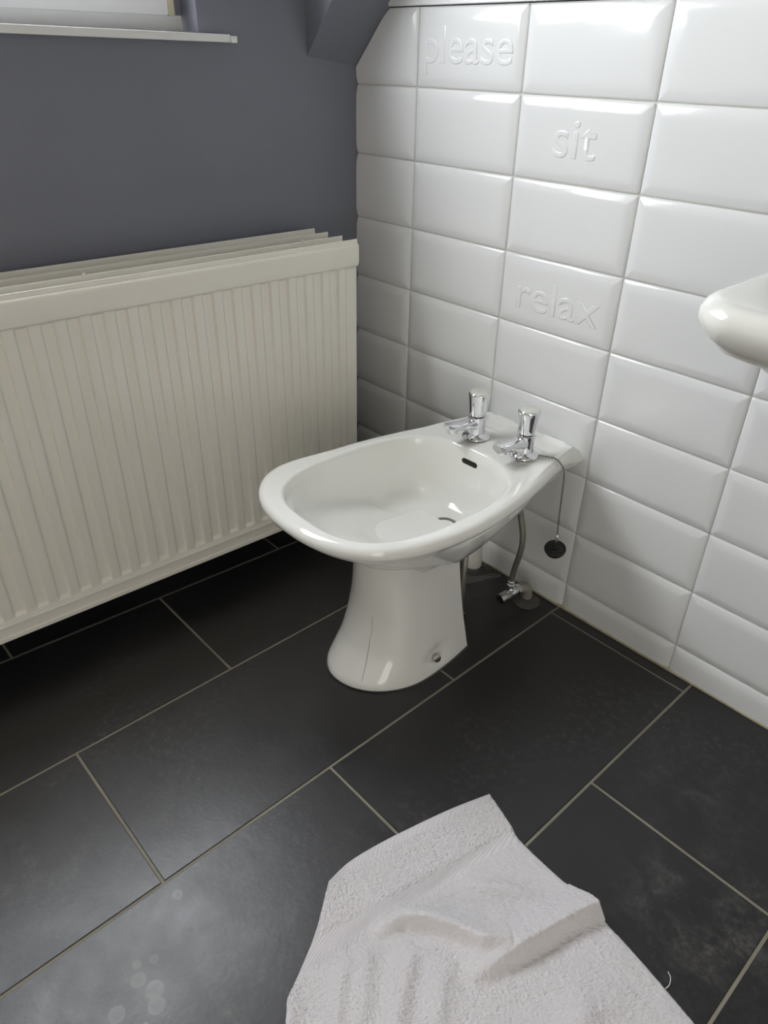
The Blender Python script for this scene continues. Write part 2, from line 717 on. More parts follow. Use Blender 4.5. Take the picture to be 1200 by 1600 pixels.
def slope_prism(bm, ua, ub):
    z0 = .981
    h = CH - z0
    n1 = h * kn
    rings = []
    for u in (ua, ub):
        zz = z0 + (u - 0) * .128 if ub < 1 else z0 + .015
        rings.append([L(u, 0.0, zz), L(u, n1, CH), L(u, n1 - .3, CH + .05), L(u, -.02, CH + .05), L(u, -.02, zz)])
    loft(bm, rings)


bm = bmesh.new()
slope_prism(bm, -.02, .120)
obj('sloping_soffit', bm, M['paint'], ceiling)
bm = bmesh.new()
slope_prism(bm, 1.62, 2.6)
obj('sloping_soffit', bm, M['paint'], ceiling)
bm = bmesh.new()
add_box(bm, -.2, 2.5, -2.6, .12, CH, CH + .05)
obj('flat_ceiling', bm, M['white_wall'], ceiling)

# the walls behind the camera
bm = bmesh.new()
add_box(bm, -.3, 2.42, -2.42, -2.3, -.06, 2.4)
tag(obj('wall_front', bm, M['white_wall']), kind='structure')
bm = bmesh.new()
add_box(bm, 2.3, 2.42, -2.42, DOOR[0], -.06, 2.4)
add_box(bm, 2.3, 2.42, DOOR[1], .12, -.06, 2.4)
add_box(bm, 2.3, 2.42, DOOR[0], DOOR[1], 2.02, 2.4)
tag(obj('wall_right', bm, M['white_wall']), kind='structure')
door = empty('door_1', (2.3, sum(DOOR) / 2, 0))  # out-of-view doorway, added as the opening for the fill lamp
tag(door, kind='structure')
bm = bmesh.new()
add_box(bm, 2.285, 2.43, DOOR[0] - .06, DOOR[0] + .01, 0, 2.07)
add_box(bm, 2.285, 2.43, DOOR[1] - .01, DOOR[1] + .06, 0, 2.07)
add_box(bm, 2.285, 2.43, DOOR[0] + .01, DOOR[1] - .01, 2.01, 2.07)
obj('door_frame', bm, M['gloss_white'], door)
bm = bmesh.new()
add_box(bm, 2.46, 2.50, DOOR[0] - .3, DOOR[1] + .3, -.06, 2.4)
obj('doorway_backing', bm, M['white_wall'], door)  # added panel closing the opening behind the fill lamp

# ------------------------------------------------------------------ radiator
RU0, RU1 = .1275, 1.33
RZ0, RZT = .085, .690
rad = empty('radiator', L((RU0 + RU1) / 2, .09, RZ0))
tag(rad, 'cream steel panel radiator with vertical flutes on the grey wall below the window', 'radiator')


def panel_profile(front, dz=0.0):
    """(n, z) outline of one water panel, header bulges at top and bottom; front n given"""
    return front


FN = .166


def flute_n(u, z):
    """front skin of the panel"""
    base = FN - .0015
    if z > .640 or z < .126:
        return base
    p = .0399
    ph = ((u - .1535) / p) % 1.0            # 0 = right (dark) edge of a raised rib
    raised = smooth(1.0, .88, ph) * 0 + 0
    # rib spans ph 0 .. .5, its slopes are 4 mm wide
    if ph > .9:
        ph -= 1.0
    a = smooth(-.095, .085, ph) - smooth(.46, .53, ph)
    t = smooth(.639, .634, z) * smooth(.128, .134, z)
    side = 1.0
    rec = (1 - a)
    return base - .0015 * 1.0 * smooth(.640, .636, z) - .0066 * rec * t


# front skin as a grid
us = [RU0 + .0012]
k0 = 0
u = .1535
marks = []
while u < RU1 - .02:
    for ph in (-.095, -.06, -.025, .01, .035, .06, .085, .25, .46, .48, .51, .53, .78):
        marks.append(u + ph * .0399)
    u += .0399
us += [m_ for m_ in marks if RU0 + .004 < m_ < RU1 - .004] + [RU1 - .0012]
zs = [.0985, .118, .1235, .126, .128, .130, .132, .134, .3, .5, .630, .634, .636, .638, .640, .6405]
bm = bmesh.new()
grid = []
for z in zs:
    grid.append([bm.verts.new(L(u_, flute_n(u_, z), z)) for u_ in us])
for a, b_ in zip(grid[:-1], grid[1:]):
    for i in range(len(us) - 1):
        bm.faces.new((a[i], a[i + 1], b_[i + 1], b_[i]))
obj_front = obj('front_panel', bm, M['radiator'], rad, smooth=True, angle=35)


def extrude_profile(bm, prof, ua, ub):
    loft(bm, [[L(ua, n, z) for n, z in prof], [L(ub, n, z) for n, z in prof]])


# header of the front panel: bulge, seam flange; back skin of the panel
bm = bmesh.new()
extrude_profile(bm, [(.146, .642), (.158, .6385), (.1650, .6385), (.1680, .6412), (.1695, .6460), (.1700, .652), (.1700, .6745), (.1697, .6775), (.1688, .6800), (.1673, .6820), (.1655, .6830),
                     (.1648, .6840), (.1646, .6885), (.1642, .6900), (.1630, .6908), (.1618, .6900), (.1615, .6885), (.1615, .684), (.150, .680), (.146, .672)], RU0, RU1)
obj('header', bm, M['radiator'], rad, smooth=True, angle=30)
bm = bmesh.new()
extrude_profile(bm, [(.146, .120), (.1640, .1200), (.1655, .1190), (.1660, .1170), (.1655, .1155), (.1650, .0990), (.1655, .0955), (.1665, .0945), (.1665, .0865), (.1650, .0850), (.150, .088), (.146, .095)],
                RU0 + .001, RU1)
obj('bottom_header', bm, M['radiator'], rad, smooth=True, angle=30)
bm = bmesh.new()
add_box(bm, RU0 + .0012, RU1, .147, .152, .115, .645, L)
for uu in (RU0 + .0012, RU1 - .004):
    add_box(bm, uu, uu + .003, .150, .1615, .115, .641, L)
obj('panel_back', bm, M['radiator'], rad)
# middle plates and rear panel
for n0, zt, ue in ((.121, .6905, .1325), (.0755, .6905, .1355)):
    bm = bmesh.new()
    extrude_profile(bm, [(n0 - .0012, .11), (n0 + .0012, .11), (n0 + .0013, zt - .002), (n0 + .0010, zt - .0007), (n0, zt), (n0 - .0010, zt - .0007), (n0 - .0013, zt - .002)], ue, RU1)
    # the flat convector plate carries shallow folded fins
    uu = ue + .02
    while uu < RU1 - .03:
        add_box(bm, uu, uu + .0012, n0 + .001, n0 + .020, .13, zt - .035, L)
        uu += .026
    o = obj('convector_plate', bm, M['radiator'], rad, smooth=True, angle=50)
bm = bmesh.new()
extrude_profile(bm, [(.024, .100), (.036, .088), (.036, .640), (.041, .648), (.041, .672), (.036, .680), (.0325, .684), (.0325, .6895), (.0320, .6906), (.0310, .691), (.0300, .6906), (.0295, .6895),
                     (.0295, .684), (.024, .678)], .1375, RU1)
obj('rear_panel', bm, M['radiator'], rad, smooth=True, angle=50)
# wall brackets
for uu in (.27, 1.15):
    bm = bmesh.new()
    add_box(bm, uu, uu + .03, .0, .026, .14, .60, L)
    add_box(bm, uu, uu + .03, .02, .140, .62, .626, L)
    add_box(bm, uu, uu + .03, .02, .150, .125, .131, L)
    obj('bracket', bm, M['radiator'], rad)
# small retaining clips on the top edges
for uu, nn, zz in ((.655, .121, .6905), (.226, .121, .6905)):
    bm = bmesh.new()
    add_box(bm, uu, uu + .006, nn - .002, nn + .002, zz - .004, zz + .0035, L)
    bevel_all(bm, .0008, 1)
    obj('clip', bm, M['radiator'], rad)

# ------------------------------------------------------------------ bidet
BX = .545


def bc(v):            # centre line: parallel to the window wall
    return BX - .048 * v


bidet = empty('bidet', (bc(.35), -.35, 0))
tag(bidet, 'white ceramic pedestal bidet with two chrome taps standing before the tiled wall', 'bidet')
VF = .578


def hw_outer(v):
    xs_ = [0, .03, .10, .15, .20, .24, .28, .31, .35, .38, .40]
    hs_ = [.109, .113, .131, .1455, .1585, .1670, .1740, .1775, .1805, .1812, .1812]
    if v <= .40:
        return float(np.interp(v, xs_, hs_))
    t = (v - .40) / (VF - .40)
    return .1812 * max(0.0, 1 - t ** 2.8) ** (1 / 2.25)


def star(fn_inside, c, ang):
    """distance from c to the border in direction ang"""
    lo, hi = 0.0, 1.0
    dx, dy = math.cos(ang), math.sin(ang)
    for _ in range(26):
        m_ = (lo + hi) / 2
        if fn_inside(c[0] + dx * m_, c[1] + dy * m_):
            lo = m_
        else:
            hi = m_
    return lo


def in_outer(x, v):
    return 0 <= v <= VF and abs(x + .016 * smooth(.34, .52, v)) <= hw_outer(v)


IV, IH, IW = .357, .1885, .1475


def in_inner(x, v):
    # rounded opening, a little narrower towards the taps
    w = IW
    e = 2.8
    return abs((v - IV) / IH) ** e + abs(x / w) ** e <= 1


CV = .34
c0 = (0, CV)
a_corner = math.atan2(-CV, .109)
NSEG = 40
angs = []
ca = [a_corner, math.pi - a_corner - 2 * math.pi + 2 * math.pi]
# four arcs between the two back corners
a_l = math.pi + (-a_corner)
segs = [(a_corner, 0, 26), (0, math.pi / 2, 30), (math.pi / 2, math.pi, 30), (math.pi, a_l, 26), (a_l, 2 * math.pi + a_corner, 26)]
for a, b_, n in segs:
    for k in range(n):
        angs.append(a + (b_ - a) * k / n)
OUT = [star(in_outer, c0, a) for a in angs]
INN = [star(in_inner, c0, a) for a in angs]


def P(x, v, z):
    # where the body meets the wall its flanks flare out a little below the deck
    fl = .013 * smooth(.035, 0, v) * smooth(.372, .350, z) * (1 if abs(x) > .08 and z > .30 else 0)
    return Vector((bc(v) + x + math.copysign(fl, x), -v, z))


def ring_at(rad_fn, z_fn):
    pts = []
    for i, a in enumerate(angs):
        r = rad_fn(i)
        x, v = math.cos(a) * r, CV + math.sin(a) * r
        v = max(v, .001)
        z = z_fn(x, v, i) if callable(z_fn) else z_fn
        pts.append(P(x, v, z))
    return pts


def deck_z(x, v):
    """top surface: deck rises gently to the wall and has two shallow soap hollows behind the taps"""
    z = .3765 + .0045 * smooth(.20, .10, v)
    for sx_ in (-1, 1):
        dx = abs(x - sx_ * .062) / .036
        dv = abs(v - .046) / .026
        d = (dx ** 4 + dv ** 4) ** .25
        z -= .0045 * smooth(1.08, .86, d)
    # side rails stay slightly higher than the tap ledge
    return z


bm = bmesh.new()
rings = []
# underside upward, round the lip, over the deck, down into the basin
PV, PHW = .35, .075


def under(i, f, z, extra=0.0):
    """point between outer border and pedestal neck; f = 1 at the border"""
    a = angs[i]
    ro = OUT[i]
    x, v = math.cos(a) * ro, CV + math.sin(a) * ro
    # neck point in same direction
    return None


def neck_r(a):
    # rounded neck of the bowl
    def ins(x, v):
        return abs((v - .332) / .102) ** 2.2 + abs(x / .066) ** 2.2 <= 1
    return star(ins, c0, a)


NECK = [neck_r(a) for a in angs]


def mix(i, f):
    return NECK[i] + (OUT[i] - NECK[i]) * f


# (share of the way from neck to border, height) on the flanks and at the front
UNDER = [((.00, .215), (.00, .228)), ((.05, .232), (.04, .243)), ((.22, .250), (.12, .258)), ((.42, .256), (.23, .270)), ((.57, .270), (.36, .283)),
         ((.68, .287), (.50, .298)), ((.77, .306), (.63, .313)), ((.85, .324), (.75, .328)), ((.885, .3385), (.83, .3385))]
for (fs, zs_), (ff, zf_) in UNDER:
    wf = [max(0.0, math.sin(a)) ** .7 for a in angs]
    rings.append(ring_at(lambda i: mix(i, fs + (ff - fs) * wf[i]), lambda x, v, i: zs_ + (zf_ - zs_) * wf[i]))
rings.append(ring_at(lambda i: OUT[i] - .0160, .3405))
rings.append(ring_at(lambda i: OUT[i] - .0130, .3440))
rings.append(ring_at(lambda i: OUT[i] - .0100, .3490))
for dd, z in ((.0060, .3510), (.0028, .3535), (.0008, .3575), (0, .3620), (.0008, .3665), (.0030, .3707), (.0068, .3737), (.0110, .3752)):
    rings.append(ring_at(lambda i, dd=dd: OUT[i] - dd, z))
ro_ = lambda i: OUT[i] - .0145
NT = 22
for k in range(NT + 1):
    f = k / NT

    def rf(i, f=f):
        a_, b_ = OUT[i] - .0145, INN[i] + .0075
        return a_ + (b_ - a_) * f
    rings.append(ring_at(rf, lambda x, v, i, f=f: deck_z(x, v) - .0008 * (1 - f)))
for dd, dz in ((.0045, .0006), (.0020, .0020), (.0004, .0046), (-.0012, .009), (-.0028, .015)):
    rings.append(ring_at(lambda i, dd=dd: INN[i] + dd, lambda x, v, i, dz=dz: deck_z(x, v) - dz))
# inside of the basin, closing on the drain
DRV = .236


def inner_ring(s, z, back=0.0):
    pts = []
    for i, a in enumerate(angs):
        r = INN[i] - .0028
        x, v = math.cos(a) * r, CV + math.sin(a) * r
        dxr = .021
        tx, tv = math.cos(a) * dxr, DRV + math.sin(a) * dxr
        f = s
        x2, v2 = x + (tx - x) * f, v + (tv - v) * f
        rise = .032 * max(0.0, math.sin(a)) ** .8 * math.sin(math.pi * min(1, s / .62) ** .8) if s < .62 else 0
        pts.append(P(x2, v2, z + rise))
    return pts


for s, z in ((.02, .352), (.045, .338), (.075, .320), (.11, .301), (.155, .283), (.21, .2705), (.28, .2620), (.37, .2565), (.48, .2525), (.60, .2495),
             (.72, .2468), (.83, .2440), (.91, .2420), (.96, .2408), (1.0, .2400)):
    rings.append(inner_ring(s, z))
loft(bm, rings, True, True)
bowl = obj('bowl', bm, M['ceramic'], bidet, smooth=True, angle=60)

# pedestal
PZ = [0, .004, .012, .03, .058, .09, .114, .156, .198, .235, .262]
PHB = [.0925, .0925, .090, .0855, .078, .0705, .066, .0585, .053, .052, .056]
PDM = [.016, .016, .016, .0155, .015, .0145, .014, .0135, .013, .013, .013]
PVF = [.500, .500, .498, .484, .463, .450, .443, .438, .438, .438, .442]
PVB = .246


def ped_outline(z, n=72):
    hb = float(np.interp(z, PZ, PHB))
    hm = hb + float(np.interp(z, PZ, PDM))
    vf = float(np.interp(z, PZ, PVF))
    vc = .375
    pts = []
    for k in range(9):
        f = k / 9
        pts.append((hb + (hm - hb) * math.sin(f * math.pi / 2), PVB + (vc - PVB) * f))
    m_ = n
    for k in range(m_ + 1):
        a = math.pi * k / m_
        cx, sy = math.cos(a), math.sin(a)
        e = 1.0
        hs = hm * (1 - .13 * (1 - smooth(0, .14, z))) if cx < 0 else hm
        pts.append((hs * math.copysign(abs(cx) ** e, cx), vc + (vf - vc) * abs(sy) ** e))
    for k in range(9):
        f = 1 - (k + 1) / 9
        pts.append((-(hb + (hm - hb) * math.sin(f * math.pi / 2)), PVB + (vc - PVB) * f))
    return pts


def ped_pt(x, v, z):
    # shallow niche for the fixing screws on both flanks
    for sgn in (1, -1):
        if x * sgn > .05:
            d1 = (v - .335) / .036
            d2 = (z - .032) / .020
            q = max(0, 1 - smooth(.55, 1.15, math.hypot(d1, d2 * (1 + .4 * d1))))
            x -= sgn * .0055 * q
    return P(x, v, z)


bm = bmesh.new()
zz = [0, .002, .006, .010, .016, .022, .028, .034, .040, .046, .052, .060, .070, .085, .10, .12, .14, .16, .18, .20, .22, .24, .255]
loft(bm, [[ped_pt(x, v, z) for x, v in ped_outline(z)] for z in zz])
ped = obj('pedestal', bm, M['ceramic'], bidet, smooth=True, angle=50)


def ped_surface(frac, z, off=.0):
    o_ = ped_outline(z)
    i = frac * (len(o_) - 1)
    k = int(i)
    f = i - k
    x = o_[k][0] + (o_[min(k + 1, len(o_) - 1)][0] - o_[k][0]) * f
    v = o_[k][1] + (o_[min(k + 1, len(o_) - 1)][1] - o_[k][1]) * f
    cx, cv = 0, .36
    d = math.hypot(x - cx, v - cv)
    x += (x - cx) / d * off
    v += (v - cv) / d * off
    return ped_pt(x, v, z)


# hairline crack down the front of the pedestal
bm = bmesh.new()
cp = [(.405, .135), (.400, .12), (.398, .105), (.401, .090), (.396, .078), (.394, .062), (.385, .048), (.378, .034), (.372, .02), (.370, .008)]
path = catmull([ped_surface(f, z, .0001) for f, z in cp], 5)
tube(bm, path, lambda t: .00022 + .0002 * math.sin(t * 3), 6)
tag(obj('crack', bm, M['crack'], bidet, smooth=True), 'brown hairline crack running down the pedestal')

# fixing screw caps
for sgn in (1, -1):
    p = P(sgn * .1015, .3395, .0295)
    bm = bmesh.new()
    ax = Vector((sgn, -.25, .25))
    lathe(bm, [(.0078, -.006), (.0080, .001), (.0074, .0032), (.0055, .0042), (.0015, .0046)], p, ax, 20)
    s_ = obj('fixing_screw', bm, M['dull_chrome'], bidet, smooth=True, angle=40)

# sealant at the foot
bm = bmesh.new()
loft(bm, [[P(x * 1.02, PVB - .004 + (v - PVB) * 1.018 + .0, 0) for x, v in ped_outline(0)],
          [P(x * 1.008, PVB + (v - PVB) * 1.010, .0022) for x, v in ped_outline(0)]])
obj('foot_sealant', bm, M['mortar'], bidet, smooth=True, angle=40)

# drain and overflow
bm = bmesh.new()
lathe(bm, [(.0245, -.004), (.0250, .0006), (.0235, .0014), (.0205, .0006), (.0190, -.003)], P(0, DRV, .2416), (0, 0, 1), 36)
dr = obj('drain', bm, M['drain_metal'], bidet, smooth=True, angle=40)
bm = bmesh.new()
lathe(bm, [(.0170, -.0005), (.0165, .0002)], P(0, DRV, .2395), (0, 0, 1), 24)
obj('drain_hole', bm, M['black'], dr)
bpy.context.view_layer.update()
# overflow slot: pill lying on the back wall of the basin
ins = [(i, a) for i, a in enumerate(angs)]


def basin_back(x, z):
    """point on the inner back wall at offset x and height z"""
    o_ = bowl
    inv = bowl.matrix_world.inverted() if False else Matrix.Translation(-(Vector(bidet.location)))
    org = Vector((bc(.34) + x, -.34, z))
    hit, loc, nor, idx = bowl.ray_cast(inv @ org, Vector((.0, 1, 0)))
    return Vector(bidet.location) + loc, nor


pc_, pn = basin_back(.0, .351)
ctr, nrm = pc_, -pn if pn.y > 0 else pn
tx = Vector((1, 0, 0))
tx = (tx - nrm * tx.dot(nrm)).normalized()
tz = nrm.cross(tx)
bm = bmesh.new()
pill = []
for k in range(32):
    a = 2 * math.pi * k / 32
    cx = .0135 if math.cos(a) > 0 else -.0135
    pill.append((cx + .0052 * math.cos(a), .0052 * math.sin(a)))


def bend(px_, pz_, off):
    loc, nor = basin_back(px_, ctr.z + pz_)
    return loc + nrm * off


loft(bm, [[bend(a_ * 1.0, b_, -.004) for a_, b_ in pill], [bend(a_, b_, .0006) for a_, b_ in pill]])
obj('overflow_slot', bm, M['black'], bidet)


# ------------------------------------------------------------------ taps
def make_tap(name, base, yaw, label):
    t = empty(name, base, yaw)
    t.scale = (1.14, 1.14, 1.10)
    tag(t, label, 'tap')
    B = Vector((0, 0, 0))

    def o_(nm, bm, m_, par=None, ang=35):
        return obj(nm, bm, m_, par or t, smooth=True, world_coords=False, angle=ang)
    bm = bmesh.new()
    lathe(bm, [(.0235, 0), (.0238, .0015), (.0225, .0042), (.0185, .0075), (.0150, .0090), (.0140, .0095)], B, (0, 0, 1), 40)
    o_('base_flange', bm, M['chrome'])
    # body with spout, one cast piece: sections along -y
    bm = bmesh.new()
    lathe(bm, [(.0148, .006), (.0145, .012), (.0142, .024), (.0145, .031), (.0152, .036), (.0150, .0385), (.0125, .0400)], B, (0, 0, 1), 40)
    secs = []
    # (y, half width, z bottom, z top)
    S = [(.004, .0125, .012, .0385), (-.006, .0128, .013, .0378), (-.013, .0126, .0155, .0358), (-.022, .0122, .0195, .0332), (-.032, .0120, .0222, .0315),
         (-.044, .0120, .0232, .0306), (-.055, .0120, .0230, .0302), (-.0625, .0116, .0228, .0298), (-.0655, .0104, .0236, .0290)]
    for y, w, zb, zt in S:
        y *= .93
        if y < -.006:
            k_ = smooth(-.006, -.05, y)
            zb, zt, w = zb - .0015 * k_, zt + .0050 * k_, w * (1 + .06 * k_)
        pts = []
        cz, hz = (zb + zt) / 2, (zt - zb) / 2
        for k in range(28):
            a = 2 * math.pi * k / 28
            ex = 2 / 3.2
            c_, s_ = math.cos(a), math.sin(a)
            ww = w * (1 - (.22 if s_ < 0 else .06) * abs(s_))
            pts.append(Vector((ww * math.copysign(abs(c_) ** ex, c_), y, cz + hz * math.copysign(abs(s_) ** ex, s_))))
        secs.append(pts)
    loft(bm, secs)
    o_('spout', bm, M['chrome'])
    bm = bmesh.new()
    lathe(bm, [(.0088, -.0055), (.0094, -.0045), (.0096, -.001), (.0085, .001)], Vector((0, -.0495, .0235)), (0, 0, 1), 28)
    o_('nozzle', bm, M['chrome'])
    bm = bmesh.new()
    lathe(bm, [(.0075, -.0004), (.0070, .0003)], Vector((0, -.0495, .0180)), (0, 0, 1), 24)
    o_('aerator', bm, M['black'])
    # dark neck and flared handle
    bm = bmesh.new()
    lathe(bm, [(.0128, .038), (.0120, .0435)], B, (0, 0, 1), 32)
    o_('neck', bm, M['rubber'])
    bm = bmesh.new()
    prof = [(.0118, .0415), (.0134, .0418), (.0140, .0428), (.0146, .052), (.0156, .063), (.0172, .074), (.0178, .0790), (.0177, .0812), (.0168, .0826), (.0160, .0828)]
    vr = lathe(bm, prof, B, (0, 0, 1), 48)
    for ring_i, ring in enumerate(vr[2:8]):
        for k, v_ in enumerate(ring):
            a = 2 * math.pi * k / 48
            v_.co.x *= 1 + .022 * math.cos(6 * a)
            v_.co.y *= 1 + .022 * math.cos(6 * a)
    h = o_('handle', bm, M['chrome'], ang=50)
    bm = bmesh.new()
    lathe(bm, [(.0160, .0824), (.0150, .0836), (.0080, .0846), (.001, .0849)], B, (0, 0, 1), 36)
    o_('handle_cap', bm, M['cap_cream'], h)
    return t


DZ = .3805
tap_l = make_tap('bidet_tap', (.4985, -.124, DZ), math.radians(-14), 'chrome bidet tap with no chain, nearer the radiator')
tap_r = make_tap('bidet_tap', (.6085, -.115, DZ), math.radians(-8), 'chrome bidet tap beside the plug chain, farther from the radiator')

# ------------------------------------------------------------------ plug on its ball chain
plug = empty('sink_plug', (.684, -.078, .19))
tag(plug, 'black rubber plug hanging by a ball chain over the side of the bidet', 'plug')
EDGE = .3865
cpath = catmull([(.6215, -.103, DZ + .004), (.632, -.098, DZ + .0026), (.646, -.090, DZ + .0022), (.657, -.0855, DZ + .0020), (.666, -.083, .3775),
                 (.6755, -.081, .3650), (.6785, -.080, .345), (.680, -.079, .30), (.682, -.0785, .25), (.684, -.078, .222)], 30)
# resample evenly
dist = [0]
for a, b_ in zip(cpath[:-1], cpath[1:]):
    dist.append(dist[-1] + (b_ - a).length)
step = .0046
nb = int(dist[-1] / step)
bm = bmesh.new()
j = 0
for k in range(nb + 1):
    d = k * step
    while j < len(dist) - 2 and dist[j + 1] < d:
        j += 1
    f = (d - dist[j]) / max(1e-9, dist[j + 1] - dist[j])
    p = cpath[j].lerp(cpath[j + 1], f)
    bmesh.ops.create_icosphere(bm, subdivisions=1, radius=.0021, matrix=Matrix.Translation(p))
tube(bm, cpath[::6], .0004, 5)
ch = obj('chain', bm, M['ball_chain'], plug, smooth=True)
ch['kind'] = 'stuff'
bm = bmesh.new()
tube(bm, [(.684, -.078, .226), (.684, -.078, .2165), (.684, -.078, .206), (.684, -.078, .199)], lambda t: .0022 if t < .4 else .0012, 10)
obj('chain_end', bm, M['chrome'], plug, smooth=True)
bm = bmesh.new()
ax = Vector((.16, -.30, 1))
lathe(bm, [(.0165, -.006), (.0175, -.0055), (.0190, .000), (.0208, .0015), (.0212, .0035), (.0205, .0052), (.0180, .0058), (.0165, .0045), (.0055, .0045), (.0045, .0085), (.002, .0095)],
      Vector((.684, -.078, .190)), ax, 40)
obj('plug_body', bm, M['rubber'], plug, smooth=True, angle=30)

# ------------------------------------------------------------------ pipework under the bidet
valve = empty('isolating_valve', (.607, -.060, 0))
tag(valve, 'chrome isolating valve on an elbow rising from the floor behind the bidet', 'valve')
bm = bmesh.new()
lathe(bm, [(.030, 0), (.029, .003), (.022, .008), (.013, .012)], (.6135, -.042, 0), (0, 0, 1), 24)
for v_ in bm.verts:
    v_.co.x += random.uniform(-.0015, .0015)
    v_.co.y += random.uniform(-.0015, .0015)
tag(obj('floor_collar', bm, M['mortar'], valve, smooth=True), 'rough ring of mortar round the pipe')
bm = bmesh.new()
tube(bm, catmull([(.6135, -.042, .004), (.6135, -.042, .020), (.6125, -.045, .0335), (.609, -.055, .040), (.6045, -.068, .041)], 6), .0105, 16)
obj('elbow', bm, M['old_pipe'], valve, smooth=True, angle=50)
bm = bmesh.new()
d_ = Vector((-.10, -.98, -.06)).normalized()
lathe(bm, [(.0120, 0), (.0125, .001), (.0125, .010), (.0098, .011), (.0098, .024), (.0088, .026), (.0088, .030)], Vector((.606, -.064, .041)), d_, 24)
obj('valve_body', bm, M['chrome'], valve, smooth=True, angle=35)
bm = bmesh.new()
lathe(bm, [(.0085, 0), (.0094, .001), (.0098, .006), (.0118, .009), (.0118, .029), (.0110, .0305), (.0095, .0300)], Vector((.606, -.064, .041)) + d_ * .026, d_, 28)
obj('valve_knob', bm, M['dull_chrome'], valve, smooth=True, angle=35)
bm = bmesh.new()
lathe(bm, [(.0095, .0295), (.0090, .0312)], Vector((.606, -.064, .041)) + d_ * .026, d_, 24)
obj('knob_end', bm, M['black'], valve)

hose = empty('braided_hose', (.600, -.085, .055))
tag(hose, 'braided steel water hose curving from the right tap down to the floor valve', 'hose')
hp = [(.603, -.113, .330), (.606, -.108, .285), (.6115, -.103, .245), (.6185, -.100, .212), (.6215, -.099, .182), (.6180, -.098, .152), (.6095, -.094, .118), (.6020, -.089, .085), (.5995, -.0865, .074)]
bm = bmesh.new()
tube(bm, catmull(hp, 10), .0062, 14)
obj('hose_sleeve', bm, M['braid'], hose, smooth=True)
bm = bmesh.new()
lathe(bm, [(.0055, .046), (.0060, .050), (.0088, .052), (.0088, .0605), (.0066, .062), (.0078, .0635), (.0078, .0685), (.0066, .070), (.0066, .082), (.0060, .083)],
      (.5995, -.0865, 0), (0, 0, 1), 6)
obj('hose_nut', bm, M['chrome'], hose)

hose2 = empty('braided_hose', (.505, -.17, .03))
tag(hose2, 'dark braided water hose tucked close behind the bidet pedestal', 'hose')
bm = bmesh.new()
tube(bm, catmull([(.5235, -.120, .325), (.535, -.150, .24), (.556, -.190, .185), (.567, -.205, .145), (.569, -.208, .100), (.566, -.204, .06), (.560, -.195, .018)], 10), .0062, 14)
obj('hose_sleeve', bm, M['braid'], hose2, smooth=True)
bm = bmesh.new()
lathe(bm, [(.0085, 0), (.0090, .002), (.0090, .016), (.0068, .018)], (.560, -.195, .001), (0, 0, 1), 6)
obj('hose_nut', bm, M['dull_chrome'], hose2)

waste = empty('waste_pipe', (.456, -.035, 0))
tag(waste, 'cream plastic waste pipe rising from the floor behind the pedestal', 'pipe')
bm = bmesh.new()
lathe(bm, [(.0175, .016), (.0175, .020), (.0190, .022), (.0190, .052), (.0175, .055), (.0172, .18)], (.464, -.050, 0), (0, 0, 1), 28)
obj('pipe', bm, M['waste'], waste, smooth=True, angle=35)
bm = bmesh.new()
lathe(bm, [(.0205, .0005), (.0208, .004), (.0200, .016), (.0178, .0185)], (.464, -.050, 0), (0, 0, 1), 28)
obj('pipe_collar', bm, M['mortar'], waste, smooth=True, angle=35)
bm = bmesh.new()
tube(bm, catmull([(.464, -.050, .178), (.465, -.060, .190), (.474, -.092, .196), (.500, -.150, .194), (.522, -.200, .194), (.5335, -.236, .196)], 8), .0165, 20)
obj('pipe_bend', bm, M['waste'], waste, smooth=True, angle=50)
# skim of mortar spread on the floor round the waste pipe
bm = bmesh.new()
outl = [(.415, -.012), (.48, -.004), (.520, -.012), (.512, -.035), (.500, -.075), (.487, -.098), (.455, -.105), (.42, -.09), (.405, -.05)]
ol = catmull([(x, y, 0) for x, y in outl + outl[:1]], 6)[:-1]
c_ = Vector((.46, -.05, 0))
loft(bm, [[Vector((p.x, p.y, 0)) for p in ol], [p.lerp(c_, .06) + Vector((0, 0, .0018)) for p in ol], [p.lerp(c_, .5) + Vector((0, 0, .0024)) for p in ol]])
tag(obj('mortar_patch', bm, M['mortar'], None, smooth=True), 'grey skim of mortar on the floor around the waste pipe', 'mortar')

# ------------------------------------------------------------------ wash basin at the right edge of the picture
basin = empty('wash_basin', (1.27, -.23, .62))
tag(basin, 'white ceramic wash basin on the tiled wall, at the right edge of the photo', 'wash basin')
BZ = .8205
bx0, bx1, byf = 1.003, 1.555, -.462


def rrect(inset, z, rc=.05, bow=.012, droop=0.0):
    """rounded rectangle with a slightly bowed front; starts at the back left"""
    x0, x1_ = bx0 + inset, bx1 - inset
    y0, y1 = -.001 if inset < .03 else -.001, byf + inset
    pts = []
    n = 10
    for k in range(13):
        f = k / 13
        pts.append((x0, y0 + (y1 + rc - y0) * f))
    for k in range(n):
        a = math.pi + (math.pi / 2) * k / n
        pts.append((x0 + rc + rc * math.cos(a), y1 + rc + rc * math.sin(a)))
    for k in range(15):
        f = k / 15
        pts.append((x0 + rc + (x1_ - x0 - 2 * rc) * f, y1))
    for k in range(n):
        a = 1.5 * math.pi + (math.pi / 2) * k / n
        pts.append((x1_ - rc + rc * math.cos(a), y1 + rc + rc * math.sin(a)))
    for k in range(13):
        f = k / 13
        pts.append((x1_, y1 + rc + (y0 - y1 - rc) * f))
    for k in range(11):
        f = k / 11
        pts.append((x1_ + (x0 - x1_) * f, y0))
    xm = (x0 + x1_) / 2
    out = []
    for x, y in pts:
        w = smooth(-.1, byf, y) if True else 0
        out.append(Vector((x, y - bow * (1 - ((x - xm) / (xm - x0)) ** 2) * w, z)))
    return out


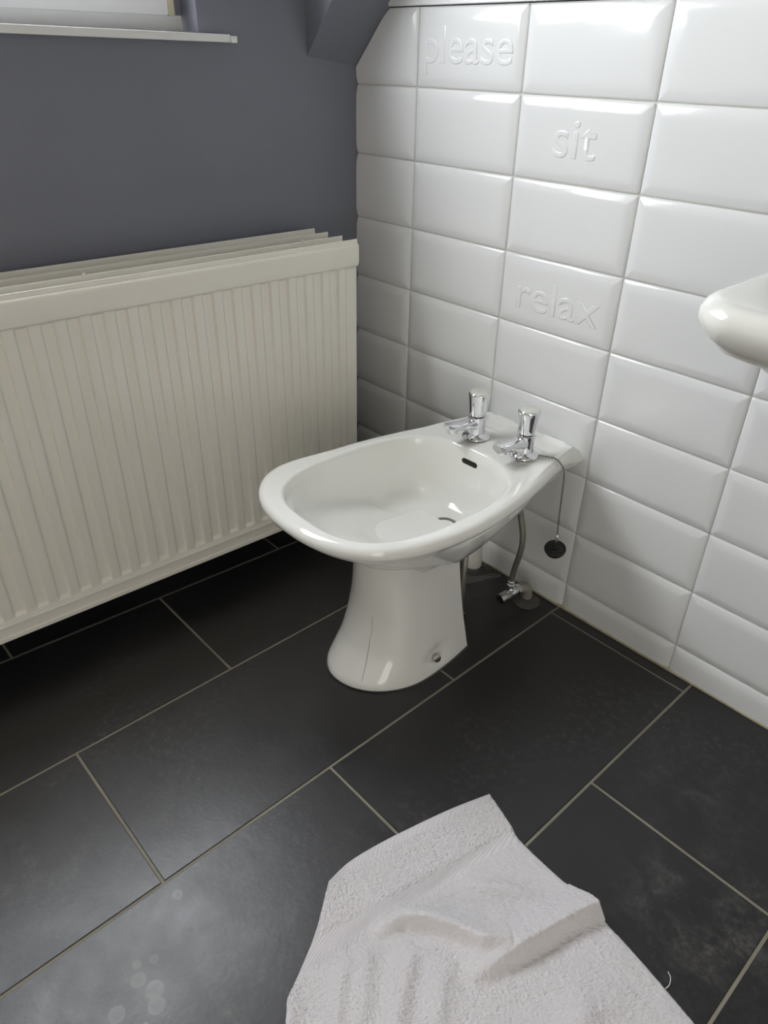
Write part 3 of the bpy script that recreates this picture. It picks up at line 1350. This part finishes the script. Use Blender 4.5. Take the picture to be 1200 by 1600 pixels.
def ell(rx, ry, cy, z, n=72, e=2.6):
    return None


outer_top = rrect(.012, BZ)
cxm, cym = (bx0 + bx1) / 2, -.262


def basin_inner(scale, z, e=2.9):
    pts = []
    for p in outer_top:
        a = math.atan2(p.y - cym, p.x - cxm)
        rx, ry = .226 * scale, .158 * scale
        c_, s_ = math.cos(a), math.sin(a)
        r = (abs(c_ / rx) ** e + abs(s_ / ry) ** e) ** (-1 / e)
        pts.append(Vector((cxm + r * c_, cym + r * s_, z)))
    return pts


bm = bmesh.new()
def foot(scale, z):
    pts = []
    for p in outer_top:
        a = math.atan2(p.y + .17, p.x - cxm)
        pts.append(Vector((cxm + .10 * scale * math.cos(a), -.17 + .09 * scale * math.sin(a), z)))
    return pts


O1 = rrect(.028, 0, rc=.04)


def under_basin(f, z):
    F_ = foot(1.0, 0)
    return [Vector((a.x + (b_.x - a.x) * f, a.y + (b_.y - a.y) * f, z)) for a, b_ in zip(O1, F_)]


rings = [under_basin(1.0, .62), under_basin(.9, .632), under_basin(.7, .655), under_basin(.5, .680), under_basin(.36, .712), under_basin(.21, .742),
         under_basin(.10, .760), rrect(.020, .772, .042), rrect(.010, .783, .046), rrect(.0035, .792, .048), rrect(.0005, .800, .05), rrect(.0008, .808, .05), rrect(.004, .815, .05),
         rrect(.0095, .8193, .048), rrect(.016, .8205, .046)]
top = rrect(.016, .8205, .046)
inn = basin_inner(1.03, .8185)
for k in (0.25, .5, .75, 1.0):
    rings.append([Vector((a.x + (b_.x - a.x) * k, a.y + (b_.y - a.y) * k, .8205 - .0035 * k * k)) for a, b_ in zip(top, inn)])
for s, z in ((1.005, .8145), (.985, .808), (.965, .796), (.93, .77), (.88, .74), (.78, .705), (.6, .682), (.3, .672), (.09, .668)):
    rings.append(basin_inner(s, z, 2.9 if s > .6 else 2.2))
loft(bm, rings)
obj('basin_bowl', bm, M['ceramic_basin'], basin, smooth=True, angle=60)
bm = bmesh.new()
lathe(bm, [(.022, -.003), (.023, .002), (.019, .003), (.015, .0)], (cxm, cym, .6695), (0, 0, 1), 24)
obj('drain', bm, M['chrome'], basin, smooth=True, angle=40)
# ------------------------------------------------------------------ towel
ROWS = [
    [(.826, -.759), (.823, -.719), (.830, -.669), (.842, -.615), (.861, -.542), (.883, -.476)],
    [(.874, -.823), (.889, -.757), (.901, -.697), (.915, -.633), (.930, -.567), (.946, -.496)],
    [(.901, -.872), (.911, -.815), (.919, -.757), (.933, -.700), (.946, -.639), (.974, -.505)],
    [(.913, -.894), (.939, -.832), (.971, -.761), (.998, -.694), (1.028, -.596), (1.079, -.511)],
    [(.940, -.917), (.983, -.858), (1.025, -.791), (1.073, -.715), (1.119, -.631), (1.165, -.519)],
    [(.984, -.954), (1.038, -.895), (1.087, -.830), (1.142, -.760), (1.213, -.671), (1.289, -.542)],
    [(1.051, -1.005), (1.111, -.938), (1.169, -.874), (1.236, -.799), (1.327, -.699), (1.429, -.561)],
    [(1.12, -1.06), (1.18, -.99), (1.245, -.92), (1.32, -.84), (1.42, -.73), (1.53, -.59)],
]
RW = np.array(ROWS)
VB = [0, .30, .40, .52, .74, 1.10, 1.65, 2.2]       # row parameter (about decimetres)


def cr_interp(xs, pts, t):
    """Catmull-Rom style cubic Hermite through points at parameters xs, vectorised over t"""
    xs = np.asarray(xs, float)
    pts = np.asarray(pts, float)
    m_ = np.zeros_like(pts)
    for i in range(len(xs)):
        a, b_ = max(i - 1, 0), min(i + 1, len(xs) - 1)
        m_[i] = (pts[b_] - pts[a]) / (xs[b_] - xs[a])
    k = np.clip(np.searchsorted(xs, t, side='right') - 1, 0, len(xs) - 2)
    h = xs[k + 1] - xs[k]
    s = (t - xs[k]) / h
    sh = (len(t),) + (1,) * (pts.ndim - 1)
    s = s.reshape(sh)
    h = h.reshape(sh)
    return ((2 * s ** 3 - 3 * s ** 2 + 1) * pts[k] + (s ** 3 - 2 * s ** 2 + s) * h * m_[k] +
            (-2 * s ** 3 + 3 * s ** 2) * pts[k + 1] + (s ** 3 - s ** 2) * h * m_[k + 1])


NA = 330
ta = np.linspace(0, 5, NA)
rows_dense = np.stack([cr_interp(np.arange(6), RW[i], ta) for i in range(len(ROWS))])      # 8 x NA x 2


def poly_dist(X, Y, pts):
    """distance to a polyline, signed side and parameter 0..1"""
    best = np.full(X.shape, 1e9)
    side = np.zeros(X.shape)
    par = np.zeros(X.shape)
    n = len(pts) - 1
    for i in range(n):
        ax_, ay_ = pts[i]
        bx_, by_ = pts[i + 1]
        dx, dy = bx_ - ax_, by_ - ay_
        l2 = dx * dx + dy * dy
        t = np.clip(((X - ax_) * dx + (Y - ay_) * dy) / l2, 0, 1)
        ex, ey = X - ax_ - t * dx, Y - ay_ - t * dy
        d = np.hypot(ex, ey)
        m_ = d < best
        best = np.where(m_, d, best)
        side = np.where(m_, np.sign(dx * ey - dy * ex), side)
        par = np.where(m_, (i + t) / n, par)
    return best, side, par


def ridge(X, Y, pts, h, w_left, w_right, ends=(0.0, 0.0)):
    d, s, p = poly_dist(X, Y, pts)
    w = np.where(s > 0, w_left, w_right)
    env = np.ones_like(p)
    if ends[0]:
        env *= np.clip(p / ends[0], 0, 1) ** .7
    if ends[1]:
        env *= np.clip((1 - p) / ends[1], 0, 1) ** .7
    return h * env * np.exp(-(d / w) ** 2)


def vnoise(X, Y, scale, seed):
    r = np.random.default_rng(seed)
    G = r.random((257, 257))
    x = (X * scale) % 256
    y = (Y * scale) % 256
    x0, y0 = x.astype(int), y.astype(int)
    fx, fy = x - x0, y - y0
    fx = fx * fx * (3 - 2 * fx)
    fy = fy * fy * (3 - 2 * fy)
    return (G[y0, x0] * (1 - fx) * (1 - fy) + G[y0, x0 + 1] * fx * (1 - fy) + G[y0 + 1, x0] * (1 - fx) * fy + G[y0 + 1, x0 + 1] * fx * fy) - .5


def towel_height(X, Y, A, Bp):
    Z = .0045 + .0025 * (vnoise(X, Y, 14, 3) + .5)
    Z += ridge(X, Y, [(1.135, -.492), (1.108, -.512), (1.092, -.557), (1.080, -.604), (1.071, -.640), (1.060, -.680), (1.050, -.712)], .029, .0095, .034, (.10, .35))
    Z += ridge(X, Y, [(.925, -.765), (.940, -.722), (.968, -.697), (1.000, -.680), (1.035, -.668), (1.062, -.640)], .024, .022, .0085, (.25, .2))
    Z += ridge(X, Y, [(.931, -.775), (.959, -.806), (1.010, -.862), (1.06, -.92)], .010, .014, .022, (.2, .5))
    Z += ridge(X, Y, [(.972, -.732), (1.000, -.778), (1.050, -.845), (1.09, -.90)], .012, .013, .020, (.2, .5))
    Z += ridge(X, Y, [(1.010, -.710), (1.040, -.752), (1.090, -.815), (1.12, -.86)], .009, .014, .024, (.2, .5))
    Z += ridge(X, Y, [(.955, -.625), (1.005, -.585), (1.048, -.557)], .008, .014, .010, (.3, .3))
    Z += ridge(X, Y, [(.905, -.885), (.93, -.90), (.96, -.935)], .008, .012, .012, (.3, .3))
    Z += ridge(X, Y, [(.832, -.745), (.850, -.775), (.880, -.815)], .004, .016, .016, (.2, .3))
    Z += ridge(X, Y, [(1.13, -.60), (1.2, -.66), (1.25, -.72)], .006, .02, .02, (.3, .3))
    Z += ridge(X, Y, [(.918, -.80), (.955, -.845), (1.01, -.905), (1.05, -.95)], .010, .010, .014, (.2, .4))
    Z += ridge(X, Y, [(1.04, -.60), (1.02, -.64), (.985, -.665)], .007, .012, .014, (.3, .4))
    Z += ridge(X, Y, [(1.20, -.56), (1.17, -.64), (1.15, -.72), (1.16, -.80)], .007, .016, .022, (.3, .4))
    return Z


towel = empty('bath_towel', (1.02, -.68, 0))
tag(towel, 'pale lilac-white terry bath towel dropped crumpled on the dark floor tiles', 'towel')


def towel_piece(name, b0, b1, nb_, material, loops, dips=()):
    # dips: where a pile piece slips under the flat weave beside it
    edge_drop = True
    tb = np.linspace(b0, b1, nb_)
    XY = cr_interp(VB, rows_dense, tb)          # nb x NA x 2
    X, Y = XY[..., 0].copy(), XY[..., 1].copy()
    A = np.broadcast_to(np.linspace(0, 1, NA), X.shape)
    Bp = np.broadcast_to(tb[:, None], X.shape)
    Z = towel_height(X, Y, A, Bp)
    # borders roll down to the floor
    da = np.minimum(A, 1 - A) * .33
    db = Bp * .1
    dd = np.minimum(da, db)
    roll = np.sqrt(np.clip(1 - (1 - np.clip(dd / .006, 0, 1)) ** 2, 0, 1))
    amp = Z
    Z = .0012 + (amp - .0012) * np.where(amp > .012, np.clip(roll + .5, 0, 1), roll)
    if loops:
        n1 = vnoise(X + .3, Y + 2, 620, 11)
        n2 = vnoise(X + 1.7, Y + 3, 300, 12)
        n3 = vnoise(X + 1.7, Y + 3, 90, 14)
        Z = Z + (.0028 * n1 + .0012 * n2 + .0006 * n3) * np.clip(dd / .003, 0.2, 1)
        X = X + .0006 * vnoise(Y + 5, X + 1, 500, 21)
        Y = Y + .0006 * vnoise(X + 5, Y + 1, 500, 22)
    if not loops:
        Z = Z - .0016
    if len(dips) == 4:
        s0 = np.clip((Bp - dips[0]) / (dips[1] - dips[0]), 0, 1)
        s1 = np.clip((dips[3] - Bp) / (dips[3] - dips[2]), 0, 1)
        Z = Z - .0030 * (1 - np.minimum(s0, s1) ** .5)
    Z = np.maximum(Z, .0008)
    nb2 = nb_
    verts = np.empty((nb2 * NA, 3), dtype=np.float32)
    verts[:, 0] = X.ravel() - towel.location.x
    verts[:, 1] = Y.ravel() - towel.location.y
    verts[:, 2] = Z.ravel()
    i0 = (np.arange(nb2 - 1)[:, None] * NA + np.arange(NA - 1)[None]).ravel()
    faces = np.stack([i0, i0 + 1, i0 + NA + 1, i0 + NA], 1).astype(np.int32)
    me = bpy.data.meshes.new(name)
    me.vertices.add(len(verts))
    me.vertices.foreach_set('co', verts.ravel())
    me.loops.add(faces.size)
    me.loops.foreach_set('vertex_index', faces.ravel())
    me.polygons.add(len(faces))
    me.polygons.foreach_set('loop_start', np.arange(0, faces.size, 4, dtype=np.int32))
    me.polygons.foreach_set('loop_total', np.full(len(faces), 4, dtype=np.int32))
    me.polygons.foreach_set('use_smooth', np.ones(len(faces), dtype=bool))
    me.update(calc_edges=True)
    uv = me.uv_layers.new(name='UVMap')
    U = (np.linspace(0, 1, NA) * .33)[None].repeat(nb2, 0).ravel()
    V = (tb * .27)[:, None].repeat(NA, 1).ravel()
    uvd = np.stack([U[faces.ravel()], V[faces.ravel()]], 1).astype(np.float32)
    uv.data.foreach_set('uv', uvd.ravel())
    me.materials.append(material)
    me.validate()
    if me.polygons[0].normal.z < 0:
        me.flip_normals()
    o = bpy.data.objects.new(name, me)
    COL.objects.link(o)
    o.parent = towel
    sol = o.modifiers.new('thickness', 'SOLIDIFY')
    sol.thickness = .0012
    sol.offset = -1 if not edge_drop else -1
    return o


h_ = towel_piece('hem', 0.0, .085, 20, M['woven'], False, (.075, .085))
tag(h_, 'narrow flat woven hem')
towel_piece('terry_border', .060, .325, 96, M['terry'], True, (.060, .075, .30, .325))
w_ = towel_piece('woven_band', .295, .41, 30, M['woven'], False, ())
tag(w_, 'flat woven band with slanting ribs')
towel_piece('terry_body', .38, 2.2, 560, M['terry'], True, (.38, .405, 9, 10))

# ------------------------------------------------------------------ loose bits on the floor
bm = bmesh.new()
tube(bm, catmull([(1.2145, -.5075, .0012), (1.2205, -.512, .0016), (1.2240, -.521, .0013), (1.2230, -.5285, .0012)], 6), .0006, 6)
tag(obj('loose_thread', bm, M['thread'], None, smooth=True), 'short white loose thread on the floor beside the towel', 'thread')
